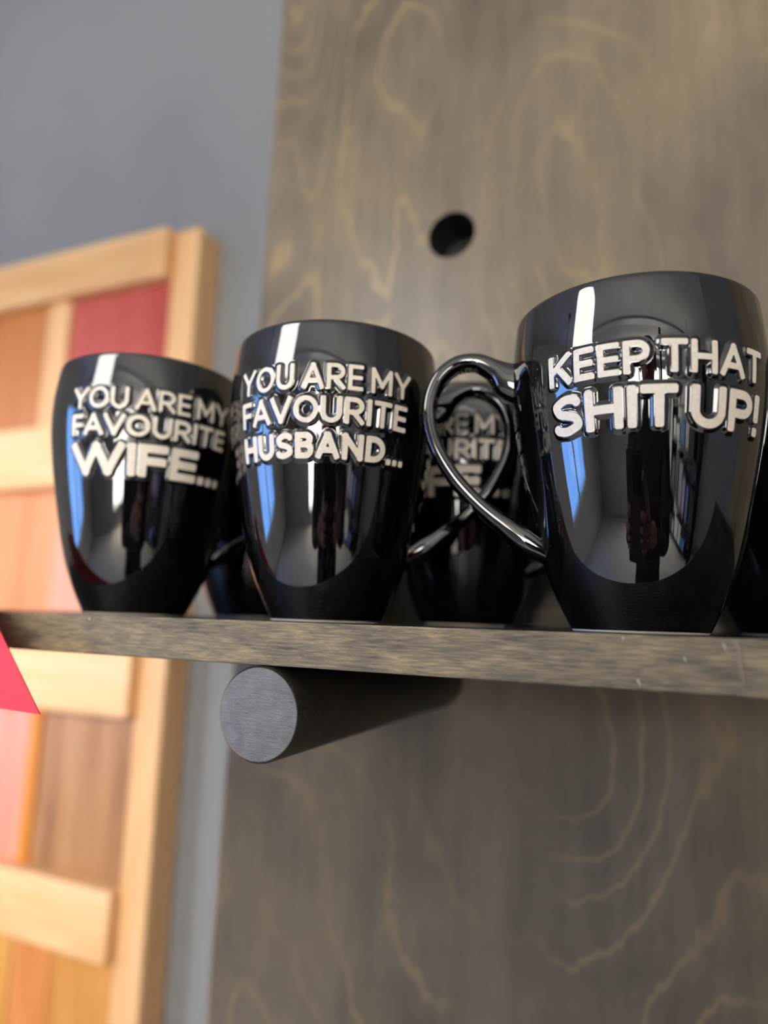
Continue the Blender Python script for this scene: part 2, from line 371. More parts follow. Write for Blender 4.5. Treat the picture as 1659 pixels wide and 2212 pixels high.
# stroke letters, cap height 1: list of ('b',x0,y0,x1,y1) rounded bars and ('p',[points]) round strokes
def arc(cx, cy, rx, ry, a0, a1, n=14):
    return [(cx+rx*math.cos(math.radians(a0+(a1-a0)*i/n)), cy+ry*math.sin(math.radians(a0+(a1-a0)*i/n))) for i in range(n+1)]
W0 = dict(A=.94, B=.76, D=.86, E=.64, F=.62, H=.82, I=.0, K=.82, M=.98, N=.86, O=.98, P=.74, R=.78, S=.74, T=.76, U=.82, V=.94, W=1.30, Y=.88)
def glyph(ch, xs, h):
    if ch in '.!I': w = 2*h
    else: w = W0[ch]*xs
    t = 1-h; m = w/2; B = []
    b = lambda *a: B.append(('b', *a)); p = lambda pts: B.append(('p', pts))
    if ch == '.': b(h, h, h+1e-4, h)
    elif ch == '!': b(h, .44, h, t); b(h, h, h+1e-4, h)
    elif ch == 'I': b(h, h, h, t)
    elif ch == 'E': b(h, h, h, t); b(h, h, w-h, h); b(h, .5, w-h-.03, .5); b(h, t, w-h, t)
    elif ch == 'F': b(h, h, h, t); b(h, .49, w-h-.03, .49); b(h, t, w-h, t)
    elif ch == 'H': b(h, h, h, t); b(w-h, h, w-h, t); b(h, .5, w-h, .5)
    elif ch == 'T': b(h, t, w-h, t); b(m, h, m, t)
    elif ch == 'A': b(h, h, m, t); b(w-h, h, m, t); b(.30*w, .33, .70*w, .33)
    elif ch == 'V': b(h, t, m, h); b(w-h, t, m, h)
    elif ch == 'W': b(h, t, .29*w, h); b(.29*w, h, m, t); b(m, t, .71*w, h); b(.71*w, h, w-h, t)
    elif ch == 'M': b(h, h, h, t); b(w-h, h, w-h, t); b(h+.01, t, m, .30); b(w-h-.01, t, m, .30)
    elif ch == 'N': b(h, h, h, t); b(w-h, h, w-h, t); b(h, t, w-h, h)
    elif ch == 'Y': b(h, t, m, .46); b(w-h, t, m, .46); b(m, h, m, .46)
    elif ch == 'K': b(h, h, h, t); b(w-h-.02, t, h+.03, .44); b(.42*w, .56, w-h, h)
    elif ch == 'O': p(arc(m, .5, m-h, .5-h, 0, 360, 36))
    elif ch == 'U': b(h, .40, h, t); b(w-h, .40, w-h, t); p(arc(m, .42, m-h, .42-h, 180, 360, 18))
    elif ch in 'PR':
        yl = .44; cy = (t+yl)/2; ry = (t-yl)/2; rx = min(.30, (w-2*h)*.5); cx = w-h-rx
        if ch == 'R': cx -= .03
        b(h, h, h, t); p([(h, t), (cx, t)]+arc(cx, cy, rx, ry, 90, -90)+[(h, yl)])
        if ch == 'R': b(cx-.02, yl, w-h, h)
    elif ch == 'B':
        yl = .53; r1 = min(.26, (w-2*h)*.45); c1 = w-h-r1-.04; c2 = w-h-r1
        b(h, h, h, t); p([(h, t), (c1, t)]+arc(c1, (t+yl)/2, r1, (t-yl)/2, 90, -90)+[(h, yl)])
        p([(h, yl), (c2, yl)]+arc(c2, (h+yl)/2, r1, (yl-h)/2, 90, -90)+[(h, h)])
    elif ch == 'D':
        cx = .38*w; b(h, h, h, t); p([(h, t), (cx, t)]+arc(cx, .5, w-h-cx, .5-h, 90, -90, 20)+[(h, h)])
    elif ch == 'S':
        C = [(w-h-.01, .80), (w*.78, .92-h*.55), (m, t), (h+.06, t-.10), (h+.02, .72), (w*.27, .56), (m, .505), (w*.78, .42), (w-h, .28), (w-h-.05, h+.09), (m-.02, h), (w*.20, .08+h*.6), (h, .20)]
        Q = []
        for i in range(len(C)-1):
            p0, p1, p2, p3 = C[max(i-1, 0)], C[i], C[i+1], C[min(i+2, len(C)-1)]
            for s in (0, .25, .5, .75):
                Q.append(tuple(0.5*((2*p1[d])+(-p0[d]+p2[d])*s+(2*p0[d]-5*p1[d]+4*p2[d]-p3[d])*s*s+(-p0[d]+3*p1[d]-3*p2[d]+p3[d])*s**3) for d in (0, 1)))
        Q.append(C[-1]); p(Q)
    return w, B
def glyph_sdf(B, h, X, Y):
    d = np.full(X.shape, 9.0)
    for s in B:
        if s[0] == 'b':
            x0, y0, x1, y1 = s[1:]; L = math.hypot(x1-x0, y1-y0); ux, uy = (x1-x0)/L, (y1-y0)/L
            cx, cy = (x0+x1)/2, (y0+y1)/2; a = (X-cx)*ux+(Y-cy)*uy; c = -(X-cx)*uy+(Y-cy)*ux
            rr = h*0.55; qa = np.abs(a)-(L/2+h-rr); qc = np.abs(c)-(h-rr)
            dd = np.hypot(np.maximum(qa, 0), np.maximum(qc, 0))+np.minimum(np.maximum(qa, qc), 0)-rr
            d = np.minimum(d, dd)
        else:
            P = s[1]
            for (x0, y0), (x1, y1) in zip(P[:-1], P[1:]):
                vx, vy = x1-x0, y1-y0; L2 = vx*vx+vy*vy+1e-12
                tt = np.clip(((X-x0)*vx+(Y-y0)*vy)/L2, 0, 1)
                d = np.minimum(d, np.hypot(X-x0-tt*vx, Y-y0-tt*vy)-h)
    return d
def layout(lines):
    """lines: (text, baseline z, cap, half stroke, s_left, s_right) -> [(char, glyph, s0, z0, cap, h)]"""
    out = []
    for text, z0, cap, h, sl, sr in lines:
        gap, space = .095, .31
        kern = {'FA': -.05, 'AV': -.09, 'VO': -.03, 'TE': .02, 'YO': -.02}
        fixed = 0; flex = 0
        for i, ch in enumerate(text):
            if ch == ' ': fixed += space; continue
            if ch in '.!I': fixed += 2*h
            else: flex += W0[ch]
            if i < len(text)-1 and text[i+1] != ' ': fixed += gap+kern.get(text[i:i+2], 0)
        xs = ((sr-sl)/cap-fixed)/flex; x = 0
        for i, ch in enumerate(text):
            if ch == ' ': x += space; continue
            w, B = glyph(ch, xs, h); out.append((ch, B, sl+x*cap, z0, cap, h, w)); x += w
            if i < len(text)-1 and text[i+1] != ' ': x += gap+kern.get(text[i:i+2], 0)
    return out
def wrap(s, z, lift):
    a = s/RREF-math.pi/2; r = spline(z)+lift
    return r*np.cos(a), r*np.sin(a), z
def letter_mesh(g):
    ch, B, s0, z0, cap, h, w = g
    step = 0.00032/cap*1.0; pad = 2*step
    nx = int((w+2*pad)/step)+2; ny = int((1+2*pad)/step)+2
    xs = -pad+step*np.arange(nx); ys = -pad+step*np.arange(ny)
    X, Y = np.meshgrid(xs, ys); S = glyph_sdf(B, h, X, Y); S[np.abs(S) < 1e-7] = 1e-7
    V = []; idx = {}; F = []; E = []
    def cv(j, i):
        k = (j, i)
        if k not in idx: idx[k] = len(V); V.append((X[j, i], Y[j, i]))
        return idx[k]
    def ev(j, i, j2, i2):
        k = (j, i, j2, i2) if (j, i) < (j2, i2) else (j2, i2, j, i)
        if k not in idx:
            a, b = S[j, i], S[j2, i2]; t = a/(a-b); idx[k] = len(V)
            V.append((X[j, i]+(X[j2, i2]-X[j, i])*t, Y[j, i]+(Y[j2, i2]-Y[j, i])*t))
        return idx[k]
    neg = S < 0
    any_ = neg[:-1, :-1] | neg[1:, :-1] | neg[:-1, 1:] | neg[1:, 1:]
    for j, i in zip(*np.nonzero(any_)):
        cs = ((j, i), (j, i+1), (j+1, i+1), (j+1, i)); poly = []; cr = []
        for k in range(4):
            c, d = cs[k], cs[(k+1) % 4]
            if neg[c]: poly.append(cv(*c))
            if neg[c] != neg[d]:
                e = ev(*c, *d); poly.append(e); cr.append((e, bool(neg[c])))
        if len(poly) >= 3: F.append(tuple(poly))
        if len(cr) == 2:
            a = cr[0] if cr[0][1] else cr[1]; b = cr[1] if cr[0][1] else cr[0]; E.append((a[0], b[0]))
    V = np.array(V); s = s0+V[:, 0]*cap; z = z0+V[:, 1]*cap
    top = np.stack(wrap(s, z, RELIEF+0.00008), 1)
    bnd = sorted({i for e in E for i in e}); rem = {v: len(V)+k for k, v in enumerate(bnd)}
    low = np.stack(wrap(s[bnd], z[bnd], RELIEF*0.35), 1)
    for a, b in E: F.append((b, a, rem[a], rem[b]))
    return np.concatenate([top, low]), F
def body_mesh(name, glyphs):
    # angle columns (0 = text centre, local -Y) and height rows, finer where lettering stands
    if glyphs:
        th = np.concatenate([np.arange(-0.93, 0.93, 0.0062), np.linspace(0.93, 2*math.pi-0.93, 110)[:-1]])
        zz = np.concatenate([np.linspace(0.0009, 0.063, 34)[:-1], np.arange(0.063, 0.1148, 0.00031), np.linspace(0.1148, H-0.0022, 12)])
    else:
        th = np.linspace(0, 2*math.pi, 129)[:-1]; zz = np.linspace(0.0009, H-0.0022, 60)
    nt_ = len(th); TH, ZZ = np.meshgrid(th, zz); Rr = spline(ZZ)
    if glyphs:
        hmap = np.zeros_like(TH); S = np.where(TH > math.pi, TH-2*math.pi, TH)*RREF
        for g in glyphs:
            ch, B, s0, z0, cap, h, w = g
            X = (S-s0)/cap; Y = (ZZ-z0)/cap; pad = HALO/cap+.02
            mk = (X > -pad) & (X < w+pad) & (Y > -pad) & (Y < 1+pad)
            d = glyph_sdf(B, h, X[mk], Y[mk])*cap
            u = np.clip(1-np.maximum(d-0.0002, 0)/HALO, 0, 1)
            hh_ = RELIEF*(u*u*(3-2*u)); hmap[mk] = np.maximum(hmap[mk], hh_)
        Rr = Rr+hmap
    A = TH-math.pi/2
    rings = [np.stack([Rr[i]*np.cos(A[i]), Rr[i]*np.sin(A[i]), ZZ[i]], 1) for i in range(len(zz))]
    a = th-math.pi/2; wall = 0.0042; rt = float(spline(H))-0.0
    ro = float(spline(H-0.0022))
    def ring(r, z): rings.append(np.stack([r*np.cos(a), r*np.sin(a), np.full(nt_, z)], 1))
    for k in range(1, 9):          # rounded lip
        t = math.pi*k/8; ring(ro-wall/2+math.cos(t)*wall/2, H-0.0022+math.sin(t)*0.0022)
    for z in np.linspace(H-0.012, 0.012, 16): ring(float(spline(z))-wall, float(z))
    ring(0.020, 0.0075); ring(0.0005, 0.0065)
    nr = len(rings); V = np.concatenate(rings)
    i, k = np.meshgrid(np.arange(nr-1), np.arange(nt_), indexing='ij'); k2 = (k+1) % nt_
    Fq = np.stack([i*nt_+k, i*nt_+k2, (i+1)*nt_+k2, (i+1)*nt_+k], -1).reshape(-1, 4)
    me = bpy.data.meshes.new(name); me.vertices.add(len(V)); me.vertices.foreach_set('co', V.ravel().astype(np.float32))
    me.loops.add(Fq.size); me.loops.foreach_set('vertex_index', Fq.ravel().astype(np.int32))
    me.polygons.add(len(Fq)); me.polygons.foreach_set('loop_start', np.arange(0, Fq.size, 4, dtype=np.int32))
    me.polygons.foreach_set('use_smooth', np.ones(len(Fq), dtype=bool)); me.update(calc_edges=True); me.validate()
    me.materials.append(M_GLAZE); return me
def handle_mesh(name, side):
    # ear-shaped strap in the local XZ plane: (r, z, half thickness in plane, half width)
    K = [(.0445, .1045, .0105, .0078), (.0515, .1062, .0085, .0072), (.0575, .1105, .0048, .0064), (.0660, .1148, .0034, .0060), (.0755, .1135, .0032, .0058),
         (.0830, .1058, .0032, .0058), (.0862, .0935, .0032, .0058), (.0838, .0790, .0032, .0058), (.0755, .0640, .0032, .0058), (.0640, .0512, .0033, .0060),
         (.0530, .0422, .0042, .0070), (.0445, .0360, .0054, .0082), (.0345, .0300, .0040, .0086)]
    pts = []
    for i in range(len(K)-1):
        p0, p1, p2, p3 = (np.array(K[j]) for j in (max(i-1, 0), i, i+1, min(i+2, len(K)-1)))
        for s in np.arange(0, 1, 1/8):
            pts.append(0.5*(2*p1+(-p0+p2)*s+(2*p0-5*p1+4*p2-p3)*s*s+(-p0+3*p1-3*p2+p3)*s**3))
    pts.append(np.array(K[-1])); pts = np.array(pts); n = 20; V = []; F = []
    for i, q in enumerate(pts):
        t = pts[min(i+1, len(pts)-1), :2]-pts[max(i-1, 0), :2]; t = t/np.linalg.norm(t); nr = np.array([-t[1], t[0]])
        for k in range(n):
            a = 2*math.pi*k/n; c, s = math.cos(a), math.sin(a); e = 0.62
            u = math.copysign(abs(c)**e, c)*q[2]; v = math.copysign(abs(s)**e, s)*q[3]
            V.append((side*(q[0]+nr[0]*u), v*side, q[1]+nr[1]*u))
    for i in range(len(pts)-1):
        for k in range(n): F.append((i*n+k, i*n+(k+1) % n, (i+1)*n+(k+1) % n, (i+1)*n+k))
    F.append(tuple(range(n))[::-1]); F.append(tuple((len(pts)-1)*n+k for k in range(n)))
    bm = bmesh.new(); vs = [bm.verts.new(v) for v in V]
    for f in F: bm.faces.new([vs[i] for i in f])
    bmesh.ops.recalc_face_normals(bm, faces=bm.faces[:])
    me = bpy.data.meshes.new(name); bm.to_mesh(me); bm.free()
    me.polygons.foreach_set('use_smooth', [True]*len(me.polygons)); me.materials.append(M_GLAZE); return me
def foot_mesh():
    n = 64; V = []; F = []
    for r, z in ((0.0215, 0.0), (0.02555, 0.0), (0.0259, 0.0005), (0.0259, 0.0011), (0.0200, 0.0011), (0.0200, 0.0004)):
        for k in range(n): V.append((r*math.cos(2*math.pi*k/n), r*math.sin(2*math.pi*k/n), z))
    m = 6
    for i in range(m):
        for k in range(n): F.append((i*n+k, i*n+(k+1) % n, ((i+1) % m)*n+(k+1) % n, ((i+1) % m)*n+k))
    me = bpy.data.meshes.new('foot_ring'); me.from_pydata(V, [], F); me.update(); me.materials.append(M_CREAM)
    bm = bmesh.new(); bm.from_mesh(me); bmesh.ops.recalc_face_normals(bm, faces=bm.faces[:]); bm.to_mesh(me); bm.free(); return me

L, R_ = -0.0411, 0.0411
TEXT_WIFE = layout([('YOU ARE MY', .1000, .0109, .076, L, R_), ('FAVOURITE', .0866, .0107, .094, L, R_-.001), ('WIFE...', .0672, .0160, .122, L, R_)])
TEXT_HUSB = layout([('YOU ARE MY', .0974, .0113, .076, L, R_-.001), ('FAVOURITE', .0830, .0114, .088, L, R_-.002), ('HUSBAND...', .0680, .0110, .114, L, R_-.001)])
TEXT_KEEP = layout([('KEEP THAT', .0905, .0121, .090, L-.0005, R_), ('SHIT UP!', .0715, .0149, .106, L, R_)])
ME_FOOT = foot_mesh(); ME_HR = handle_mesh('handle', 1); ME_HL = ME_HR
BODIES = {}; LETTERS = {}
def mug_parts(key, glyphs):
    BODIES[key] = body_mesh('mug_body', glyphs); LETTERS[key] = []
    for g in glyphs or []:
        V, F = letter_mesh(g); nm = {'.': 'dot', '!': 'exclamation_mark'}.get(g[0], 'letter')
        me = bpy.data.meshes.new(nm); me.from_pydata(V.tolist(), [], F); me.update(); me.materials.append(M_CREAM); LETTERS[key].append((nm, me))
for key, gl in (('wife', TEXT_WIFE), ('husband', TEXT_HUSB), ('keep', TEXT_KEEP), ('plain', None)): mug_parts(key, gl)
def mug(key, x, y, text_az, label, handle_left=False, group='black lettered mugs on the shelf'):
    t = empty('coffee_mug', (x, y, 0.0), math.radians(text_az+90)); tag(t, label, 'mug', group)
    link(bpy.data.objects.new('mug_body', BODIES[key]), t)
    h = link(bpy.data.objects.new('handle', ME_HR), t)
    if handle_left: h.rotation_euler = (0, 0, math.pi)
    tag(link(bpy.data.objects.new('foot_ring', ME_FOOT), t), 'unglazed cream foot ring')
    for nm, me in LETTERS[key]: link(bpy.data.objects.new(nm, me), t)
    return t
mug('wife', -0.16739, 0.04922, -46.3, 'black glazed mug lettered YOU ARE MY FAVOURITE WIFE, standing in front of the wood patchwork')
mug('husband', -0.05073, 0.04947, -68.3, 'black glazed mug with raised cream lettering YOU ARE MY FAVOURITE HUSBAND')
mug('keep', 0.08828, 0.05549, -75.0, 'black glazed mug with raised cream lettering KEEP THAT SHIT UP!', True)
mug('wife', -0.0105, 0.1455, -94.0, 'blurred black WIFE mug standing behind, seen through the handle of the KEEP THAT mug')
mug('plain', -0.1625, 0.1555, -60.0, 'black mug in the back row, between the WIFE mug and the HUSBAND mug')
mug('plain', 0.157, 0.153, -60.0, 'black mug in the back row, behind the KEEP THAT mug, opposite its handle')

# ================================================================== WOOD PATCHWORK BOARD ON THE WALL
bd = empty('wood_patchwork_board', (-0.85, WY, -0.75))
OX, OY, OZ = -0.85, WY, -0.75
def bpart(name, x0, x1, y0, y1, z0, z1, mat, bev=0.002, label=None):
    o = box(name, x0-OX, x1-OX, y0-OY, y1-OY, z0-OZ, z1-OZ, mat, bd, bev, 2)
    if label: o['label'] = label
    return o
def stain(nm, *cols): return grain_material(nm, list(cols), 'Z', 0.42)
S_ORB = stain('orange_brown_stain', (0.351, 0.116, 0.023), (0.468, 0.170, 0.040), (0.515, 0.204, 0.059))
S_RED = stain('brick_red_stain', (0.406, 0.058, 0.040), (0.484, 0.082, 0.059), (0.515, 0.102, 0.079))
S_ORG = stain('warm_orange_stain', (0.530, 0.184, 0.040), (0.624, 0.245, 0.073), (0.640, 0.272, 0.106))
S_SAL = stain('salmon_stain', (0.562, 0.224, 0.119), (0.624, 0.286, 0.172), (0.640, 0.313, 0.198))
S_BRN = stain('walnut_brown_stain', (0.218, 0.095, 0.033), (0.374, 0.184, 0.073), (0.452, 0.245, 0.112))
S_GLD = stain('golden_stain', (0.468, 0.190, 0.033), (0.577, 0.258, 0.053), (0.624, 0.320, 0.066))
S_PNK = stain('pink_stain', (0.593, 0.231, 0.145), (0.655, 0.313, 0.238), (0.671, 0.340, 0.277))
S_DKO = stain('deep_orange_stain', (0.484, 0.150, 0.013), (0.593, 0.204, 0.020), (0.624, 0.245, 0.040))
bpart('backing', -1.20, -0.505, 0.484, WY, -0.75, 0.535, M_PINEV)
bpart('stile', -0.546, -0.501, 0.466, WY-0.0005, -0.75, 0.540, M_PINEV, 0.004)
for z0, z1 in ((.467, .542), (.174, .266), (-.133, -.030), (-.420, -.338)):
    bpart('rail', -1.20, -0.546, 0.452, 0.486, z0, z1, M_PINE, 0.003)
def boards(z0, z1, lst):
    for x0, x1, mat, y, lab in lst: bpart('stained_board', x0+.0006, x1-.0006, y, 0.486, z0+.0003, z1-.0003, mat, 0.0012, lab)
boards(.266, .467, [(-1.2, -.99, S_BRN, .472, None), (-.99, -.782, S_ORB, .472, 'orange brown stained board'), (-.782, -.738, M_PINEV, .466, 'narrow pale strip'), (-.738, -.546, S_RED, .473, 'brick red stained board')])
boards(-.030, .174, [(-1.2, -.92, S_GLD, .472, None), (-.92, -.722, S_ORG, .472, 'warm orange stained board'), (-.722, -.546, S_SAL, .470, 'salmon stained board')])
boards(-.338, -.133, [(-1.2, -.97, S_BRN, .472, None), (-.97, -.735, S_PNK, .472, 'pink stained board'), (-.735, -.712, S_DKO, .470, 'narrow deep orange strip'), (-.712, -.546, S_BRN, .474, 'walnut brown stained board')])
boards(-.75, -.420, [(-1.2, -.90, S_ORG, .472, None), (-.90, -.722, S_GLD, .470, 'golden stained board'), (-.722, -.655, S_ORG, .472, None), (-.655, -.546, S_GLD, .473, None)])
tag(bd, 'patchwork board of stained wood rectangles in a pale pine frame, hanging on the grey wall', 'wall board')

# ================================================================== LAMPS
M_SHADE = plain('glowing_white_shade', (0.8, 0.8, 0.8), 0.6, emit=(1.0, 0.965, 0.91), es=PENDANT_E)
pl = empty('pendant_lamp', (-0.36, -0.50, 0.32)); tag(pl, 'white drum pendant lamp whose bright streak shows on the glaze of every mug', 'lamp')
lathe('shade', [(.10, 0), (.112, .006), (.112, .30), (.10, .306)], M_SHADE, pl, 40)
tube('cord', [(0, 0, .306), (0, 0, ZC-0.32-0.02)], .004, M_BLACKM, pl)
lathe('ceiling_rose', [(.05, 0), (.05, .012), (.03, .02)], M_BLACKM, pl, 24, loc=(0, 0, ZC-0.32-0.02))
M_UP = plain('fill_strip', (0.8, 0.8, 0.8), 0.6, emit=(1.0, 0.97, 0.93), es=CEIL_FILL_E)  # unseen troughs added to brighten the ceiling that the glaze mirrors
for y, lab in ((-1.60, 'unseen fill light added to brighten the ceiling nearer the mugs'), (-3.3, 'unseen fill light added to brighten the ceiling near the back wall')):
    t = empty('fill_uplight', (0.2, y, ZC-0.42)); tag(t, lab, 'added fill light', 'added ceiling fill lights')
    tr = bmesh.new(); box_bm(-2.2, 2.2, -.09, .09, 0, .01, bm=tr); box_bm(-2.2, 2.2, -.09, -.08, .01, .05, bm=tr); box_bm(-2.2, 2.2, .08, .09, .01, .05, bm=tr)
    bm_obj('trough', tr, M_WINF, t); box('fill_strip', -2.15, 2.15, -.07, .07, .012, .03, M_UP, t)
    for x in (-1.8, 1.8): tube('hanger', [(x, 0, .03), (x, 0, .42)], .004, M_BLACKM, t)
SPZ = -.85
sp = empty('ceiling_spotlight', (-1.55, -1.05, ZC)); tag(sp, 'black ceiling spotlight aimed at the wood patchwork board', 'spotlight')
lathe('mount', [(.045, -.02), (.045, 0)], M_BLACKM, sp, 24); tube('arm', [(0, 0, -.02), (0, 0, SPZ+.03)], .008, M_BLACKM, sp)
aim = (Vector((-1.02, 0.46, -0.25))-Vector((-1.55, -1.05, ZC+SPZ))).normalized()
can = lathe('can', [(.035, -.06), (.045, -.05), (.045, .08), (.041, .08), (.038, .02)], M_BLACKM, sp, 28); can.location = (0, 0, SPZ); can.rotation_euler = aim.to_track_quat('Z', 'Y').to_euler()
ld = bpy.data.lights.new('spot_bulb', 'SPOT'); ld.energy = SPOT_W; ld.spot_size = math.radians(56); ld.spot_blend = 0.9; ld.shadow_soft_size = 0.03; ld.color = (1.0, 0.94, 0.86)
lo = bpy.data.objects.new('spot_bulb', ld); link(lo, sp); lo.location = Vector((0, 0, SPZ))+aim*.085; lo.rotation_euler = (-aim).to_track_quat('Z', 'Y').to_euler()

# ================================================================== SHOP BEHIND THE CAMERA (mirrored in the glaze)
def picture(x, z, w, h, col, lab):
    t = empty('framed_picture', (x, YB, z)); tag(t, lab, 'picture', 'pictures on the far wall')
    fr = bmesh.new()
    for a in ((-w, w, -h, -h+.04), (-w, w, h-.04, h), (-w, -w+.04, -h+.04, h-.04), (w-.04, w, -h+.04, h-.04)): box_bm(a[0], a[1], 0, .03, a[2], a[3], bm=fr)
    bm_obj('frame', fr, M_BLACKM, t); box('print', -w+.04, w-.04, .002, .015, -h+.04, h-.04, plain('print_'+lab[:8], col, 0.4), t)
picture(-0.35, .15, .16, .34, (.55, .5, .35), 'tall framed picture with a sand coloured print on the far wall')
picture(-0.95, .30, .20, .26, (.10, .12, .10), 'framed picture with a dark green print on the far wall')
picture(-1.45, .10, .22, .30, (.50, .30, .12), 'framed picture with a brown print on the far wall')
# tan notice board by the window
nb = empty('notice_board', (-2.05, YB+.001, .1)); box('cork', -.28, .28, 0, .03, -.35, .55, grain_material('cork', [(.45, .30, .14), (.62, .44, .22)], 'Z', .8), nb)
nf = bmesh.new()
for a in ((-.31, .31, -.38, -.35), (-.31, .31, .55, .58), (-.31, -.28, -.35, .55), (.28, .31, -.35, .55)): box_bm(a[0], a[1], 0, .04, a[2], a[3], bm=nf)
bm_obj('frame', nf, M_PINEV, nb); tag(nb, 'tan cork notice board beside the framed pictures on the far wall', 'notice board')
# shelving with cartons along the right wall
su = empty('shelving_unit', (2.75, -2.3, ZF)); tag(su, 'tall black shelving unit stacked with black and white cartons', 'shelving')
for y in (-1.0, 1.0): box('side_panel', -.22, .22, y-.02, y+.02, 0, 2.05, M_BLACKM, su)
lev = (0.10, 0.56, 1.02, 1.48, 1.94)
for z in lev: box('shelf_board', -.22, .22, -.98, .98, z, z+.03, M_BLACKM, su)
cart = {0: plain('white_carton', (.75, .74, .72), .6), 1: plain('black_carton', (.03, .03, .035), .5), 2: plain('lilac_carton', (.42, .40, .52), .6), 3: plain('blue_carton', (.12, .25, .55), .6)}
cname = {0: 'white', 1: 'black', 2: 'lilac', 3: 'blue'}
for li, z in enumerate(lev[:4]):
    y = -.92
    while y < .72:
        w = random.uniform(.18, .34); h = random.uniform(.20, .36); k = random.choice((0, 0, 1, 1, 2, 3))
        c = empty('carton', (2.73, -2.3+y+w/2, ZF+z+.03)); tag(c, cname[k]+' carton standing on the tall black shelving unit', 'carton', cname[k]+' cartons on the shelving')
        box('carton_box', -.16, .16, -w/2, w/2, 0, h-.02, cart[k], c, .004); box('lid', -.164, .164, -w/2-.004, w/2+.004, h-.06, h, cart[k], c, .004)
        y += w+random.uniform(.03, .10)
# black post and coat stand
po = empty('black_post', (1.35, -2.5, ZF)); tag(po, 'slim black post from floor to ceiling', 'post')
lathe('shaft', [(.04, 0.02), (.04, ZC-ZF-.0)], M_BLACKM, po, 20); lathe('base_plate', [(.10, 0), (.10, .02)], M_BLACKM, po, 24)
cs = empty('coat_stand', (1.0, -3.4, ZF)); tag(cs, 'black coat stand with three feet holding an orange coat', 'coat stand')
tube('pole', [(0, 0, .03), (0, 0, 1.75)], .018, M_BLACKM, cs)
for k in range(3):
    a = 2.1*k+.4; tube('foot', [(0, 0, .10), (.14*math.cos(a), .14*math.sin(a), .05), (.26*math.cos(a), .26*math.sin(a), .012)], .012, M_BLACKM, cs)
    tube('hook', [(0, 0, 1.66), (.06*math.cos(a), .06*math.sin(a), 1.66), (.10*math.cos(a), .10*math.sin(a), 1.72)], .009, M_BLACKM, cs)
M_OR = plain('orange_cloth', (.80, .19, .03), .8)
V = []; F = []; n = 40; prof = [(.03, 1.62), (.10, 1.56), (.17, 1.46), (.17, 1.25), (.19, 1.0), (.22, .72)]
for r, z in prof:
    for k in range(n):
        a = 2*math.pi*k/n; rr = r*(1+.13*math.sin(7*a+z*2)*(1.7-z)); V.append((rr*math.cos(a), .62*rr*math.sin(a), z))
for i in range(len(prof)-1):
    for k in range(n): F.append((i*n+k, (i+1)*n+k, (i+1)*n+(k+1) % n, i*n+(k+1) % n))
ct = mesh_obj('orange_coat', V, F, M_OR, None, True); ct.location = (1.0, -3.4, ZF); ct.modifiers.new('thickness', 'SOLIDIFY').thickness = .012
tag(ct, 'orange coat hanging on the black coat stand', 'coat')

# ------------------------------------------------------------------ photographer holding the phone
fh = Vector((FWD.x, FWD.y, 0)).normalized(); rh = Vector((fh.y, -fh.x, 0))
per = empty('person', CAM_POS-fh*.44); per.location.z = ZF; per.rotation_euler = (0, 0, math.atan2(rh.y, rh.x))
tag(per, 'person in a long dark maroon coat holding up a phone in both hands', 'person')
J = {'pel': (0, 0, .93, .155, .115), 'bel': (0, .005, 1.08, .145, .105), 'che': (0, 0, 1.24, .165, .115), 'nb': (0, -.01, 1.385, .085, .075), 'nk': (0, .0, 1.455, .054, .056), 'h1': (0, .02, 1.53, .066, .078), 'h2': (0, .018, 1.60, .076, .092), 'h3': (0, .01, 1.665, .055, .066)}
E_ = [('pel', 'bel'), ('bel', 'che'), ('che', 'nb'), ('nb', 'nk'), ('nk', 'h1'), ('h1', 'h2'), ('h2', 'h3')]
for sgn, t in ((1, 'r'), (-1, 'l')):
    J.update({'hip'+t: (.09*sgn, 0, .84, .095, .10), 'kn'+t: (.10*sgn, .02, .48, .062, .066), 'an'+t: (.10*sgn, -.01, .09, .043, .048), 'to'+t: (.115*sgn, .13, .045, .042, .036),
              'sh'+t: (.175*sgn, -.01, 1.345, .068, .068), 'el'+t: (.205*sgn, .14, 1.135, .047, .047), 'wr'+t: (.082*sgn, .345, 1.255, .027, .030), 'pa'+t: (.060*sgn, .408, 1.285, .020, .034)})
    E_ += [('pel', 'hip'+t), ('hip'+t, 'kn'+t), ('kn'+t, 'an'+t), ('an'+t, 'to'+t), ('che', 'sh'+t), ('sh'+t, 'el'+t), ('el'+t, 'wr'+t), ('wr'+t, 'pa'+t)]
keys = list(J); me = bpy.data.meshes.new('skeleton'); me.from_pydata([J[k][:3] for k in keys], [(keys.index(a), keys.index(b)) for a, b in E_], [])
tmp = bpy.data.objects.new('skeleton', me); COL.objects.link(tmp)
tmp.modifiers.new('skin', 'SKIN')
for i, k in enumerate(keys): me.skin_vertices[0].data[i].radius = J[k][3:5]
me.skin_vertices[0].data[0].use_root = True
tmp.modifiers.new('sub', 'SUBSURF').levels = 2
bpy.context.view_layer.update()
bme = bpy.data.meshes.new_from_object(tmp.evaluated_get(bpy.context.evaluated_depsgraph_get()))
bpy.data.objects.remove(tmp)
bm = bmesh.new(); bm.from_mesh(bme)
